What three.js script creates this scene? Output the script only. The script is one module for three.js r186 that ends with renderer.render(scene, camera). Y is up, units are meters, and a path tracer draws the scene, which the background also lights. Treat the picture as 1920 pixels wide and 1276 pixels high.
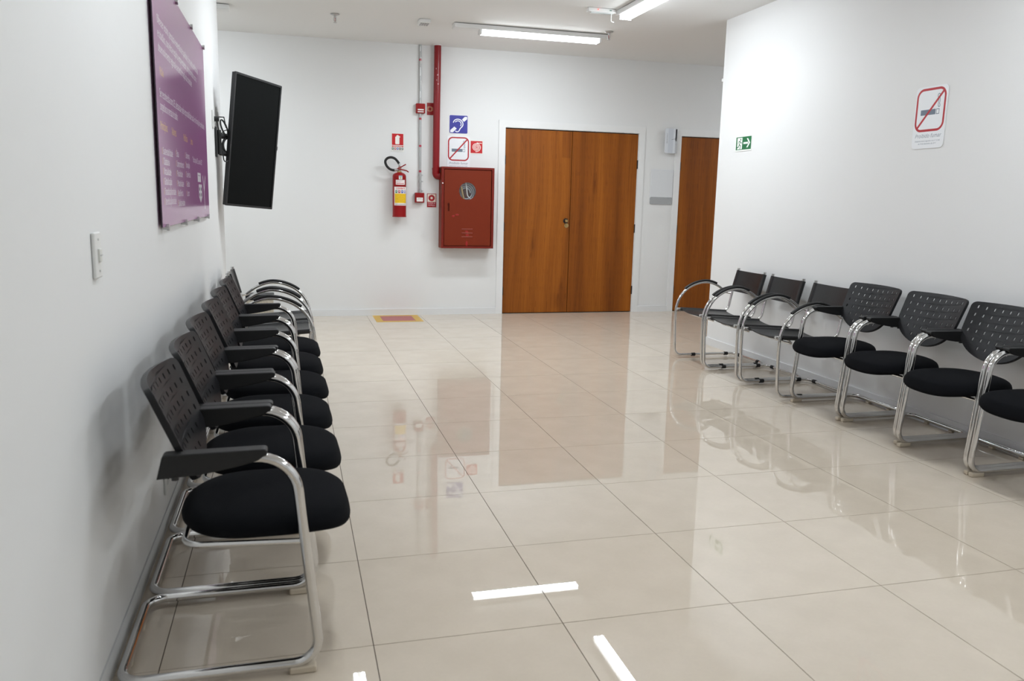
import * as THREE from 'three';
import { mergeGeometries } from 'three/addons/utils/BufferGeometryUtils.js';
import { RoundedBoxGeometry } from 'three/addons/geometries/RoundedBoxGeometry.js';
import { TessellateModifier } from 'three/addons/modifiers/TessellateModifier.js';
import { RectAreaLightUniformsLib } from 'three/addons/lights/RectAreaLightUniformsLib.js';

RectAreaLightUniformsLib.init();

// ---------------------------------------------------------------- camera, exposure
const FOCAL = 1529.75;                                   // pixels, for the 1920 x 1276 frame
const CAM = new THREE.Vector3(-0.2142, 1.331, 2.2881);
const EUL = new THREE.Euler(-0.1707, -0.2663, 0.0230, 'YXZ');
const scene = new THREE.Scene();
scene.background = new THREE.Color(0x000000);
const camera = new THREE.PerspectiveCamera(2 * Math.atan(638 / FOCAL) * 180 / Math.PI, 1920 / 1276, 0.05, 60);
camera.position.copy(CAM);
camera.rotation.copy(EUL);
camera.focus = 6.5;
camera.userData.fStop = 5.0;
camera.updateMatrixWorld();
const renderer = new THREE.WebGLRenderer();
renderer.toneMapping = THREE.LinearToneMapping;
renderer.toneMappingExposure = 1.0;
renderer.shadowMap.enabled = true;

const LAMP_COLOR = new THREE.Color().setRGB(0.875, 0.945, 1.0);
const TUBE_POWER = 120;                                   // radiance of one fluorescent tube

// ---------------------------------------------------------------- helpers
const ROT = new THREE.Matrix4().makeRotationFromEuler(EUL);
function ray(u, v) { return new THREE.Vector3((u - 960) / FOCAL, -(v - 638) / FOCAL, -1).applyMatrix4(ROT); }
function onPlane(u, v, axis, value) {                    // a photo pixel on the wall, floor or ceiling it touches
  const d = ray(u, v);
  return CAM.clone().addScaledVector(d, (value - CAM[axis]) / d[axis]);
}
const onZ = (u, v, z) => onPlane(u, v, 'z', z);

let seedState = 12345;
function rnd() { seedState = (seedState * 1664525 + 1013904223) >>> 0; return seedState / 4294967296; }
function hash2(x, y, s = 0) {
  let h = (Math.imul(x, 374761393) + Math.imul(y, 668265263) + Math.imul(s, 2147483647)) | 0;
  h = Math.imul(h ^ (h >>> 13), 1274126177);
  return ((h ^ (h >>> 16)) >>> 0) / 4294967296;
}
function vnoise(x, y, s = 0, px = 0, py = 0) {
  const xi = Math.floor(x), yi = Math.floor(y), fx = x - xi, fy = y - yi;
  const w = (t) => t * t * (3 - 2 * t), m = (a, n) => (n ? ((a % n) + n) % n : a);
  const a = hash2(m(xi, px), m(yi, py), s), b = hash2(m(xi + 1, px), m(yi, py), s), c = hash2(m(xi, px), m(yi + 1, py), s), d = hash2(m(xi + 1, px), m(yi + 1, py), s);
  return (a + (b - a) * w(fx)) * (1 - w(fy)) + (c + (d - c) * w(fx)) * w(fy);
}
const used = {};
function numbered(name) {
  const n = used[name] = (used[name] ?? -1) + 1;
  return n ? name + '_' + String(n).padStart(3, '0') : name;
}
function obj(name, geometry, material, parent = scene) {
  const g = Array.isArray(geometry) ? mergeGeometries(geometry.map((x) => (x.index ? x.toNonIndexed() : x))) : geometry;
  const m = new THREE.Mesh(g, material);
  m.name = parent === scene ? numbered(name) : name;
  parent.add(m);
  return m;
}
function tag(o, label, category, group) {
  o.userData.label = label; o.userData.category = category;
  if (group) o.userData.group = group;
  return o;
}
function thing(name, label, category, [x, y, z] = [0, 0, 0], turn = 0, group) {
  const o = new THREE.Group();
  o.name = numbered(name); scene.add(o);
  o.position.set(x, y, z); o.rotation.y = turn;
  return tag(o, label, category, group);
}
function struct(name, geometry, material, parent = scene) {
  const m = obj(name, geometry, material, parent);
  if (parent === scene) m.userData.kind = 'structure';
  return m;
}
function box(x0, x1, y0, y1, z0, z1) {
  return new THREE.BoxGeometry(x1 - x0, y1 - y0, z1 - z0).translate((x0 + x1) / 2, (y0 + y1) / 2, (z0 + z1) / 2);
}
function rbox(w, h, d, r, x = 0, y = 0, z = 0) { return new RoundedBoxGeometry(w, h, d, 2, r).translate(x, y, z); }
function cyl(r, h, x, y, z, axis = 'y', seg = 20, r2 = r) {
  const g = new THREE.CylinderGeometry(r, r2, h, seg);
  if (axis === 'x') g.rotateZ(Math.PI / 2);
  if (axis === 'z') g.rotateX(Math.PI / 2);
  return g.translate(x, y, z);
}
const V = (x, y, z) => new THREE.Vector3(x, y, z);
// polyline with rounded corners -> dense points
function rounded(pts, radii, n = 8) {
  const out = [pts[0].clone()];
  for (let i = 1; i < pts.length - 1; i++) {
    const p = pts[i], r = Array.isArray(radii) ? radii[i] : radii;
    const a = pts[i - 1].clone().sub(p), b = pts[i + 1].clone().sub(p);
    const la = Math.min(r, a.length() * 0.49), lb = Math.min(r, b.length() * 0.49);
    const s = p.clone().addScaledVector(a.normalize(), la), e = p.clone().addScaledVector(b.normalize(), lb);
    for (let k = 0; k <= n; k++) {
      const t = k / n;
      // cubic close to a circular arc
      const c1 = s.clone().lerp(p, 0.56), c2 = e.clone().lerp(p, 0.56);
      out.push(new THREE.CubicBezierCurve3(s, c1, c2, e).getPoint(t));
    }
  }
  out.push(pts[pts.length - 1].clone());
  return out;
}
// round tube swept along points, with closed ends
function tube(points, r, seg = 12, flat = 1) {
  const P = [points[0]];
  for (const p of points) if (p.distanceTo(P[P.length - 1]) > 1e-5) P.push(p);
  const n = P.length, pos = [], nor = [], idx = [];
  const tan = P.map((p, i) => (i === 0 ? P[1].clone().sub(P[0]) : i === n - 1 ? P[n - 1].clone().sub(P[n - 2]) : P[i + 1].clone().sub(P[i]).normalize().add(P[i].clone().sub(P[i - 1]).normalize())).normalize());
  let N = Math.abs(tan[0].y) < 0.9 ? V(0, 1, 0) : V(1, 0, 0);
  N.addScaledVector(tan[0], -N.dot(tan[0])).normalize();
  for (let i = 0; i < n; i++) {
    N.addScaledVector(tan[i], -N.dot(tan[i])).normalize();
    const B = tan[i].clone().cross(N);
    for (let k = 0; k <= seg; k++) {
      const a = (k / seg) * Math.PI * 2, c = Math.cos(a), s = Math.sin(a);
      const d = N.clone().multiplyScalar(c).addScaledVector(B, s);
      const q = P[i].clone().addScaledVector(N, c * r).addScaledVector(B, s * r * flat);
      pos.push(q.x, q.y, q.z); nor.push(d.x, d.y, d.z);
    }
  }
  const w = seg + 1;
  for (let i = 0; i < n - 1; i++) for (let k = 0; k < seg; k++) {
    const a = i * w + k;
    idx.push(a, a + 1, a + w, a + 1, a + w + 1, a + w);
  }
  for (const [i, sgn] of [[0, -1], [n - 1, 1]]) {
    const c = pos.length / 3, t = tan[i];
    pos.push(P[i].x, P[i].y, P[i].z); nor.push(t.x * sgn, t.y * sgn, t.z * sgn);
    for (let k = 0; k <= seg; k++) {
      const j = (i * w + k) * 3;
      pos.push(pos[j], pos[j + 1], pos[j + 2]); nor.push(t.x * sgn, t.y * sgn, t.z * sgn);
    }
    for (let k = 0; k < seg; k++) sgn > 0 ? idx.push(c, c + 1 + k, c + 2 + k) : idx.push(c, c + 2 + k, c + 1 + k);
  }
  const g = new THREE.BufferGeometry();
  g.setAttribute('position', new THREE.Float32BufferAttribute(pos, 3));
  g.setAttribute('normal', new THREE.Float32BufferAttribute(nor, 3));
  g.setAttribute('uv', new THREE.Float32BufferAttribute(new Float32Array(pos.length / 3 * 2), 2));
  g.setIndex(idx);
  return g;
}
function spline(pts, n = 40, closed = false) { return new THREE.CatmullRomCurve3(pts, closed, 'centripetal').getPoints(n); }
function roundRectShape(w, h, r, cx = 0, cy = 0) {
  const s = new THREE.Shape(), x = cx - w / 2, y = cy - h / 2;
  s.moveTo(x + r, y); s.lineTo(x + w - r, y); s.absarc(x + w - r, y + r, r, -Math.PI / 2, 0);
  s.lineTo(x + w, y + h - r); s.absarc(x + w - r, y + h - r, r, 0, Math.PI / 2);
  s.lineTo(x + r, y + h); s.absarc(x + r, y + h - r, r, Math.PI / 2, Math.PI);
  s.lineTo(x, y + r); s.absarc(x + r, y + r, r, Math.PI, Math.PI * 1.5);
  return s;
}
// flat plate in the xy plane, front face at z = depth, uv 0..1 over the face
function plateGeo(w, h, r, depth) {
  const g = new THREE.ExtrudeGeometry(roundRectShape(w, h, Math.max(r, 0.0005)), { depth, bevelEnabled: false, curveSegments: 6 });
  const p = g.attributes.position, uv = g.attributes.uv;
  for (let i = 0; i < p.count; i++) uv.setXY(i, p.getX(i) / w + 0.5, p.getY(i) / h + 0.5);
  return g;
}
function canvasTexture(w, h, draw) {
  const c = document.createElement('canvas');
  c.width = w; c.height = h;
  draw(c.getContext('2d'), w, h);
  const t = new THREE.CanvasTexture(c);
  t.colorSpace = THREE.SRGBColorSpace; t.magFilter = THREE.LinearFilter; t.anisotropy = 8;
  return t;
}
function dataTexture(w, h, f, srgb = true) {
  const d = new Uint8Array(w * h * 4);
  for (let y = 0; y < h; y++) for (let x = 0; x < w; x++) {
    const c = f(x / w, y / h, x, y), i = (y * w + x) * 4;
    for (let k = 0; k < 3; k++) d[i + k] = Math.max(0, Math.min(255, Math.round(c[k])));
    d[i + 3] = 255;
  }
  const t = new THREE.DataTexture(d, w, h);
  t.wrapS = t.wrapT = THREE.RepeatWrapping; t.magFilter = THREE.LinearFilter; t.minFilter = THREE.LinearMipmapLinearFilter; t.generateMipmaps = true;
  if (srgb) t.colorSpace = THREE.SRGBColorSpace;
  t.needsUpdate = true;
  return t;
}
const std = (o) => new THREE.MeshStandardMaterial(o);
const phy = (o) => new THREE.MeshPhysicalMaterial(o);
const rgb = (r, g, b) => new THREE.Color().setRGB(r, g, b);

// ---------------------------------------------------------------- materials
const wallBump = dataTexture(512, 512, (u, v) => {
  const a = vnoise(u * 64, v * 64, 1, 64, 64), b = vnoise(u * 200, v * 200, 2, 200, 200), c = vnoise(u * 12, v * 12, 3, 12, 12);
  const k = 128 + (a - 0.5) * 60 + (b - 0.5) * 60 + (c - 0.5) * 60;
  return [k, k, k];
}, false);
wallBump.repeat.set(0.7, 0.7);
const M = {
  wall: std({ color: rgb(0.80, 0.80, 0.795), roughness: 0.62, bumpMap: wallBump, bumpScale: 0.0006 }),
  ceiling: std({ color: rgb(0.84, 0.84, 0.83), roughness: 0.9 }),
  base: std({ color: rgb(0.77, 0.77, 0.77), roughness: 0.45 }),
  frame: std({ color: rgb(0.82, 0.82, 0.815), roughness: 0.4 }),
  grout: std({ color: rgb(0.075, 0.048, 0.036), roughness: 0.9 }),
  chrome: std({ color: rgb(0.66, 0.655, 0.65), roughness: 0.09, metalness: 1 }),
  steel: std({ color: rgb(0.55, 0.55, 0.55), roughness: 0.35, metalness: 1 }),
  galvanised: std({ color: rgb(0.50, 0.51, 0.51), roughness: 0.45, metalness: 0.7 }),
  plastic: phy({ color: rgb(0.011, 0.011, 0.0125), roughness: 0.40, specularIntensity: 0.5 }),
  armPlastic: phy({ color: rgb(0.009, 0.009, 0.0095), roughness: 0.5, specularIntensity: 0.7 }),
  black: std({ color: rgb(0.012, 0.012, 0.013), roughness: 0.5 }),
  rubber: std({ color: rgb(0.015, 0.015, 0.015), roughness: 0.75 }),
  pad: std({ color: rgb(0.58, 0.50, 0.39), roughness: 0.7 }),
  whitePlastic: std({ color: rgb(0.78, 0.78, 0.76), roughness: 0.35 }),
  lampWhite: std({ color: rgb(0.80, 0.80, 0.79), roughness: 0.4 }),
  redPaint: phy({ color: rgb(0.29, 0.0035, 0.005), roughness: 0.35, specularIntensity: 0.6 }),
  redPipe: phy({ color: rgb(0.225, 0.003, 0.006), roughness: 0.3, specularIntensity: 0.8 }),
  cabinetRed: phy({ color: rgb(0.185, 0.020, 0.003), roughness: 0.5, specularIntensity: 0.5 }),
  brass: std({ color: rgb(0.52, 0.38, 0.17), roughness: 0.35, metalness: 1 }),
  white: std({ color: rgb(0.82, 0.82, 0.82), roughness: 0.5 }),
  glow: std({ color: 0xffffff, emissive: LAMP_COLOR, emissiveIntensity: 14, roughness: 0.5 }),
};
const fabricBump = dataTexture(256, 256, (u, v, x, y) => {
  const k = 128 + ((x + y) % 4 < 2 ? 40 : -40) * ((x >> 1) % 2 ? 1 : 0.4) + (hash2(x, y, 5) - 0.5) * 50;
  return [k, k, k];
}, false);
fabricBump.repeat.set(6, 6);
M.fabric = phy({ color: rgb(0.0042, 0.0046, 0.006), roughness: 1, specularIntensity: 0.25, bumpMap: fabricBump, bumpScale: 0.0006 });
const leatherBump = dataTexture(256, 256, (u, v) => {
  const k = 128 + (vnoise(u * 90, v * 90, 7, 90, 90) - 0.5) * 90 + (vnoise(u * 30, v * 30, 8, 30, 30) - 0.5) * 60;
  return [k, k, k];
}, false);
M.leather = std({ color: rgb(0.009, 0.009, 0.0095), roughness: 0.34, bumpMap: leatherBump, bumpScale: 0.0004 });

// polished porcelain: faint beige clouds
const tileMap = dataTexture(512, 512, (u, v) => {
  const n = 0.5 * vnoise(u * 5, v * 5, 11, 5, 5) + 0.3 * vnoise(u * 14, v * 14, 12, 14, 14) + 0.2 * vnoise(u * 60, v * 60, 13, 60, 60);
  const k = (n - 0.5) * 9;
  return [208 + k, 195 + k, 178 + k * 1.05];
});
const tileMats = [0, 1, 2, 3].map((i) => {
  const t = tileMap.clone(); t.needsUpdate = true; t.offset.set(i * 0.27, i * 0.41);
  const k = [1, 0.985, 1.012, 0.995][i];
  return phy({ map: t, color: rgb(k, k, k), roughness: 0.008, ior: 1.55, specularIntensity: 1 });
});

// veneer doors: vertical grain with cathedral figure
const woodMap = dataTexture(1536, 1024, (uu, v) => {
  const u = uu * 1.5;
  const warp = 0.05 * (vnoise(u * 3, v * 1.5, 21) - 0.5) + 0.018 * (vnoise(u * 9, v * 3, 22) - 0.5);
  const x = u + warp;
  const fig = Math.sin((x * 26 + 2.2 * vnoise(u * 2.2, v * 1.1, 23)) * 2.2 + 3 * vnoise(x * 5, v * 2, 24));
  const band = vnoise(x * 7, v * 0.5, 25);
  const fine = vnoise(x * 150, v * 4, 26), pores = vnoise(x * 420, v * 22, 27);
  let k = (band - 0.5) * 46 + fig * 5 + (fine - 0.5) * 16 + (pores > 0.78 ? -12 : 0);
  // dark knots
  for (const [kx, ky, r] of [[0.22, 0.38, 0.018], [0.68, 0.72, 0.014], [0.45, 0.15, 0.012]]) {
    const d = Math.hypot((u - kx) / r, (v - ky) / (r * 3.5));
    if (d < 2.5) k -= 22 * Math.exp(-d * d) + 5 * Math.sin(d * 7) * Math.exp(-d);
  }
  // inlaid patch by the closing edge and worn dark stains low on the leaf
  if (uu > 0.283 && uu < 0.328 && v > 0.858) k -= 13;
  k -= 20 * Math.exp(-Math.pow((uu - 0.285) / 0.03, 2) - Math.pow((v - 0.07) / 0.05, 2)) * (0.5 + vnoise(uu * 90, v * 30, 28));
  return [150 + k, 82 + k * 0.74, 16 + k * 0.36];
});
function woodMat(ox, oy, tone) {
  const t = woodMap.clone(); t.needsUpdate = true; t.offset.set(ox, oy); t.repeat.set(0.333, 1);
  return phy({ map: t, color: rgb(tone, tone, tone), roughness: 0.42, specularIntensity: 0.6 });
}

// ---------------------------------------------------------------- room shell
const XL = -0.72, XR = 3.645, ZB = -7.0, ZF = 4.4, H = 2.975, ZLE = -4.66, ZRE = -4.72, CX0 = -3.6, CX1 = 7.2, T = 0.15;
const floor = struct('floor', box(CX0 - T, CX1 + T, -0.12, -0.0022, ZB - T, ZF + T), M.grout);
{
  const regions = [[XL, XR, ZB, ZF], [CX0, XL, ZB, ZLE], [XR, CX1, ZB, ZRE]], cache = {};
  const gap = 0.0014;
  for (let i = -7; i < 13; i++) for (let j = -8; j < 12; j++) {
    const cx0 = i * 0.6, cz0 = -(j + 1) * 0.6;
    for (const [x0, x1, z0, z1] of regions) {
      const a0 = Math.max(cx0 + gap, x0 + 0.0005), a1 = Math.min(cx0 + 0.6 - gap, x1 - 0.0005), b0 = Math.max(cz0 + gap, z0 + 0.0005), b1 = Math.min(cz0 + 0.6 - gap, z1 - 0.0005);
      if (a1 - a0 < 0.01 || b1 - b0 < 0.01) continue;
      const w = a1 - a0, d = b1 - b0, key = w.toFixed(3) + d.toFixed(3);
      const g = cache[key] ??= new THREE.BoxGeometry(w, 0.009, d);
      const t = obj('tile', g, tileMats[Math.floor(hash2(i + 50, j + 50, 4) * 4)], floor);
      t.position.set((a0 + a1) / 2, -0.0045, (b0 + b1) / 2);
    }
  }
}
struct('ceiling', box(CX0 - T, CX1 + T, H, H + 0.12, ZB - T, ZF + T), M.ceiling);
const BB = 0.072;
// walls with their baseboards; a thin open joint runs between the left wall and its baseboard
struct('wall_left', box(XL - T, XL, BB + 0.0045, H, ZLE, ZF), M.wall);
struct('wall_right', box(XR, XR + T, 0, H, ZRE, ZF), M.wall);
struct('wall_front', box(XL - T, XR + T, 0, H, ZF, ZF + T), M.wall);
struct('wall_corridor_left', box(CX0 - T, XL - T, 0, H, ZLE, ZLE + T), M.wall);
struct('wall_corridor_right', box(XR + T, CX1 + T, 0, H, ZRE, ZRE + T), M.wall);
struct('wall_corridor_end_left', box(CX0 - T, CX0, 0, H, ZB, ZLE), M.wall);
struct('wall_corridor_end_right', box(CX1, CX1 + T, 0, H, ZB, ZRE), M.wall);
const D1 = [2.184, 3.834, 2.144], D2 = [4.388, 5.22, 2.138];   // door openings: x0, x1, height
struct('wall_back', [box(CX0 - T, D1[0], 0, H, ZB - T, ZB), box(D1[0], D1[1], D1[2], H, ZB - T, ZB), box(D1[1], D2[0], 0, H, ZB - T, ZB), box(D2[0], D2[1], D2[2], H, ZB - T, ZB), box(D2[1], CX1 + T, 0, H, ZB - T, ZB)], M.wall);
struct('baseboard_left', box(XL - T, XL + 0.003, 0, BB, ZLE - 0.003, ZF), M.base);
struct('baseboard_right', box(XR - 0.012, XR, 0, BB, ZRE - 0.012, ZF), M.base);
struct('baseboard_back', [box(CX0, D1[0] - 0.075, 0, BB, ZB, ZB + 0.012), box(D1[1] + 0.075, D2[0] - 0.075, 0, BB, ZB, ZB + 0.012), box(D2[1] + 0.075, CX1, 0, BB, ZB, ZB + 0.012)], M.base);

function doorFrame(name, [x0, x1, h], parent) {
  const f = 0.078, z0 = ZB - 0.1, z1 = ZB + 0.014;
  obj('jamb', box(x0 - f, x0, 0, h + f, ZB, z1), M.frame, parent);
  obj('jamb', box(x1, x1 + f, 0, h + f, ZB, z1), M.frame, parent);
  obj('head', box(x0, x1, h, h + f, ZB, z1), M.frame, parent);
  obj('lining', [box(x0, x0 + 0.004, 0, h, z0, ZB), box(x1 - 0.004, x1, 0, h, z0, ZB), box(x0 + 0.004, x1 - 0.004, h - 0.004, h, z0, ZB)], M.frame, parent);
}
function leaf(x0, x1, h, mat, parent, hingeX, name = 'door_leaf') {
  const w = x1 - x0, g = new THREE.BoxGeometry(w, h - 0.018, 0.038);
  const l = obj(name, g, mat, parent);
  l.position.set((x0 + x1) / 2, (h - 0.018) / 2 + 0.008, ZB - 0.022);
  if (hingeX !== undefined) for (const y of [0.27, 1.02, 1.78]) {
    obj('hinge', cyl(0.008, 0.10, hingeX - l.position.x, y - l.position.y, 0.026, 'y', 12), M.black, l);
  }
  return l;
}
{
  const d = new THREE.Group(); d.name = 'door_1'; d.userData = { kind: 'structure', label: 'orange brown wooden double door in a white frame beside the red hose cabinet' }; scene.add(d);
  doorFrame('frame', D1, d);
  const mid = 2.997;
  const a = leaf(D1[0] + 0.007, mid - 0.0035, D1[2] - 0.004, woodMat(0, 0, 0.86), d, D1[0] + 0.004);
  leaf(mid + 0.0035, D1[1] - 0.007, D1[2] - 0.004, woodMat(0.333, 0, 0.86), d, D1[1] - 0.004);
  obj('astragal', box(mid - 0.014, mid + 0.014, 0.01, D1[2] - 0.01, ZB - 0.05, ZB - 0.042), M.black, d);
  // round lever with black rose and a brass cylinder under it
  const p = onZ(1061.5, 414, ZB + 0.02);
  const k = obj('door_lock', [cyl(0.030, 0.012, p.x - a.position.x, p.y - a.position.y, 0.024, 'z', 24), cyl(0.020, 0.035, p.x - a.position.x, p.y - a.position.y, 0.04, 'z', 20)], M.black, a);
  obj('door_knob', rbox(0.034, 0.030, 0.012, 0.005, p.x - a.position.x - 0.002, p.y - a.position.y + 0.002, 0.062), M.brass, a);
  obj('lock_cylinder', [cyl(0.026, 0.006, p.x - a.position.x + 0.012, p.y - a.position.y - 0.055, 0.021, 'z', 20), cyl(0.011, 0.014, p.x - a.position.x + 0.012, p.y - a.position.y - 0.05, 0.027, 'z', 14)], M.brass, a);
  // closed dark space behind the leaves
  struct('wall_behind_door', box(D1[0] - 0.1, D1[1] + 0.1, 0, D1[2] + 0.1, ZB - T - 0.05, ZB - T), M.wall);
}
{
  const d = new THREE.Group(); d.name = 'door_2'; d.userData = { kind: 'structure', label: 'single brown wooden door in a white frame half hidden by the corner' }; scene.add(d);
  doorFrame('frame', D2, d);
  leaf(D2[0] + 0.007, D2[1] - 0.007, D2[2] - 0.004, woodMat(0.666, 0, 0.86), d, D2[0] + 0.004);
  struct('wall_behind_door', box(D2[0] - 0.1, D2[1] + 0.1, 0, D2[2] + 0.1, ZB - T - 0.05, ZB - T), M.wall);
}

// ---------------------------------------------------------------- ceiling lamps
function lampFixture(label, x, z, along, start = 0.06, end = 0.06, len = 1.2, group, output = 1) {
  // x, z: middle of the tubes; start/end: how far the housing runs on past them
  const t = thing('fluorescent_fixture', label, 'ceiling lamp', [x, H, z], along === 'x' ? 0 : Math.PI / 2, group);
  const a = -len / 2 - start, b = len / 2 + end;
  obj('housing', rbox(b - a, 0.042, 0.135, 0.006, (a + b) / 2, -0.026, 0), M.lampWhite, t);
  for (const s of [-1, 1]) {
    obj('lamp_holder', rbox(0.022, 0.05, 0.11, 0.005, s * (len / 2 + 0.008), -0.062, 0), M.lampWhite, t);
  }
  for (const s of [-1, 1]) {
    obj('tube', cyl(0.013, len - 0.006, 0, -0.073, s * 0.029, 'x', 14), M.glow, t);
    const l = new THREE.RectAreaLight(LAMP_COLOR, TUBE_POWER * output, len - 0.01, 0.026);
    l.name = 'tube_light'; l.position.set(0, -0.085, s * 0.038); l.rotation.x = -Math.PI / 2 - s * 0.30;          // each tube shines down and out to its own side
    t.add(l);
  }
  return t;
}
lampFixture('white ceiling fluorescent fixture in front of the double door and red pipe', 2.20, -5.76, 'x', 0.27, 0.10);
lampFixture('white ceiling fluorescent fixture beyond the left wall end near the television', -1.42, -5.76, 'x', 0.06, 0.13);
lampFixture('white ceiling fluorescent fixture in the corridor past the exit sign wall corner', 6.3, -5.76, 'x', 0.06, 0.06, 1.2, undefined, 0.55);
lampFixture('bright twin tube ceiling fixture touching the emergency light with red diode', 2.635, -4.06, 'z');
lampFixture('twin tube ceiling fixture above the leather chairs on the poster side', 0.295, -3.95, 'z');
const beyond = 'ceiling lamps over the near part of the waiting room';
for (const [x, z, output] of [[0.295, -0.45, 0.6], [2.635, -0.45, 0.9], [2.635, 2.6, 1.3]]) lampFixture('twin tube ceiling fixture over the near part of the waiting room', x, z, 'z', 0.06, 0.06, 1.2, beyond, output);

// ---------------------------------------------------------------- perforated chairs
const TUBE_R = 0.0145;
function perforatedChair(label, group) {
  const t = thing('perforated_chair', label, 'chair', [0, 0, 0], 0, group);
  const hw = 0.241, fy = 0.029;
  const half = (s) => [V(0.17, 0.634, s * hw), V(0.466, 0.640, s * hw), V(0.528, fy, s * hw), V(0.0, fy, s * hw)];
  const pts = [...half(1), ...half(-1).reverse()];
  obj('frame', tube(rounded(pts, [0, 0.10, 0.075, 0.06, 0.06, 0.075, 0.10, 0], 9), TUBE_R, 14), M.chrome, t);
  // armrests: deep at the back, thinning out forwards over the tube
  for (const s of [-1, 1]) {
    const sh = new THREE.Shape();
    sh.moveTo(0.126, 0.600); sh.lineTo(0.140, 0.652); sh.quadraticCurveTo(0.142, 0.657, 0.148, 0.657);
    sh.lineTo(0.385, 0.660); sh.quadraticCurveTo(0.398, 0.660, 0.394, 0.652); sh.lineTo(0.372, 0.636);
    sh.quadraticCurveTo(0.300, 0.616, 0.220, 0.606); sh.lineTo(0.126, 0.600);
    const g = new THREE.ExtrudeGeometry(sh, { depth: 0.036, bevelEnabled: true, bevelThickness: 0.0035, bevelSize: 0.004, bevelSegments: 3, curveSegments: 5 }).translate(0, 0, s * (hw - 0.0055) - 0.018);
    const a = obj('armrest', g, M.armPlastic, t);
    obj('fixing_bolt', cyl(0.009, 0.012, 0.165, 0.595, s * hw, 'y', 10), M.black, a);
  }
  // backrest: slotted shell bent around the sitter
  const outline = () => {
    const s = new THREE.Shape(), w = 0.232, top = 0.326;
    s.moveTo(-w + 0.004, 0.15);
    s.lineTo(-w - 0.002, top - 0.04); s.quadraticCurveTo(-w, top - 0.014, -w + 0.03, top - 0.010);
    s.quadraticCurveTo(0, top + 0.016, w - 0.03, top - 0.010); s.quadraticCurveTo(w, top - 0.014, w + 0.002, top - 0.04);
    s.lineTo(w - 0.004, 0.15);
    s.bezierCurveTo(w - 0.01, 0.06, 0.12, 0.0, 0, 0.0);
    s.bezierCurveTo(-0.12, 0.0, -w + 0.01, 0.06, -w + 0.004, 0.15);
    return s;
  };
  const bend = (g0, k = 0.62) => {
    const g = new TessellateModifier(0.028, 5).modify(g0.index ? g0.toNonIndexed() : g0);
    const p = g.attributes.position, n = g.attributes.normal;
    for (let i = 0; i < p.count; i++) {
      const x = p.getX(i), q = V(n.getX(i) - 2 * k * x * n.getZ(i), n.getY(i), n.getZ(i)).normalize();
      p.setZ(i, p.getZ(i) + k * x * x); n.setXYZ(i, q.x, q.y, q.z);
    }
    return g.rotateY(Math.PI / 2).rotateZ(23 * Math.PI / 180).translate(0.205, 0.527, 0);
  };
  const shell = outline();
  const rows = [[0.288, 4], [0.242, 4], [0.196, 4], [0.150, 4], [0.104, 3], [0.058, 2]];
  for (const [y, m] of rows) for (let c = -m; c <= m; c++) {
    const h = new THREE.Path(), x = c * 0.0485, a = 0.0048, b = 0.0090;
    h.moveTo(x - a, y - b); h.lineTo(x - a, y + b - 0.003); h.lineTo(x - a + 0.003, y + b); h.lineTo(x + a, y + b); h.lineTo(x + a, y - b + 0.003); h.lineTo(x + a - 0.003, y - b); h.lineTo(x - a, y - b);
    shell.holes.push(h);
  }
  const back = obj('backrest', bend(new THREE.ExtrudeGeometry(shell, { depth: 0.004, bevelEnabled: false, curveSegments: 14 })), M.plastic, t);
  const rim = outline(), inner = outline().getPoints(14).map((p) => new THREE.Vector2(p.x * 0.955, (p.y - 0.16) * 0.95 + 0.16));
  rim.holes.push(new THREE.Path(inner.reverse()));
  obj('back_rim', bend(new THREE.ExtrudeGeometry(rim, { depth: 0.014, bevelEnabled: true, bevelThickness: 0.002, bevelSize: 0.0015, bevelSegments: 2, curveSegments: 14 }).translate(0, 0, -0.012)), M.plastic, back);
  // padded seat
  obj('seat', cushion(0.388, 0.240, 0.228), M.fabric, t);
  obj('seat_frame', [tube(rounded([V(0.50, 0.387, 0.232), V(0.17, 0.387, 0.195), V(0.17, 0.387, -0.195), V(0.50, 0.387, -0.232)], 0.05, 6), 0.009, 8), tube([V(0.494, 0.387, -0.241), V(0.494, 0.387, 0.241)], 0.009, 8)], M.chrome, t);
  for (const s of [-1, 1]) obj('foot_pad', rbox(0.075, 0.022, 0.030, 0.006, 0.478, 0.011, s * hw), M.pad, t);
  for (const s of [-1, 1]) obj('rear_pad', rbox(0.022, 0.0145, 0.03, 0.004, 0.0, 0.0075, s * 0.1), M.pad, t);
  return t;
}
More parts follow.
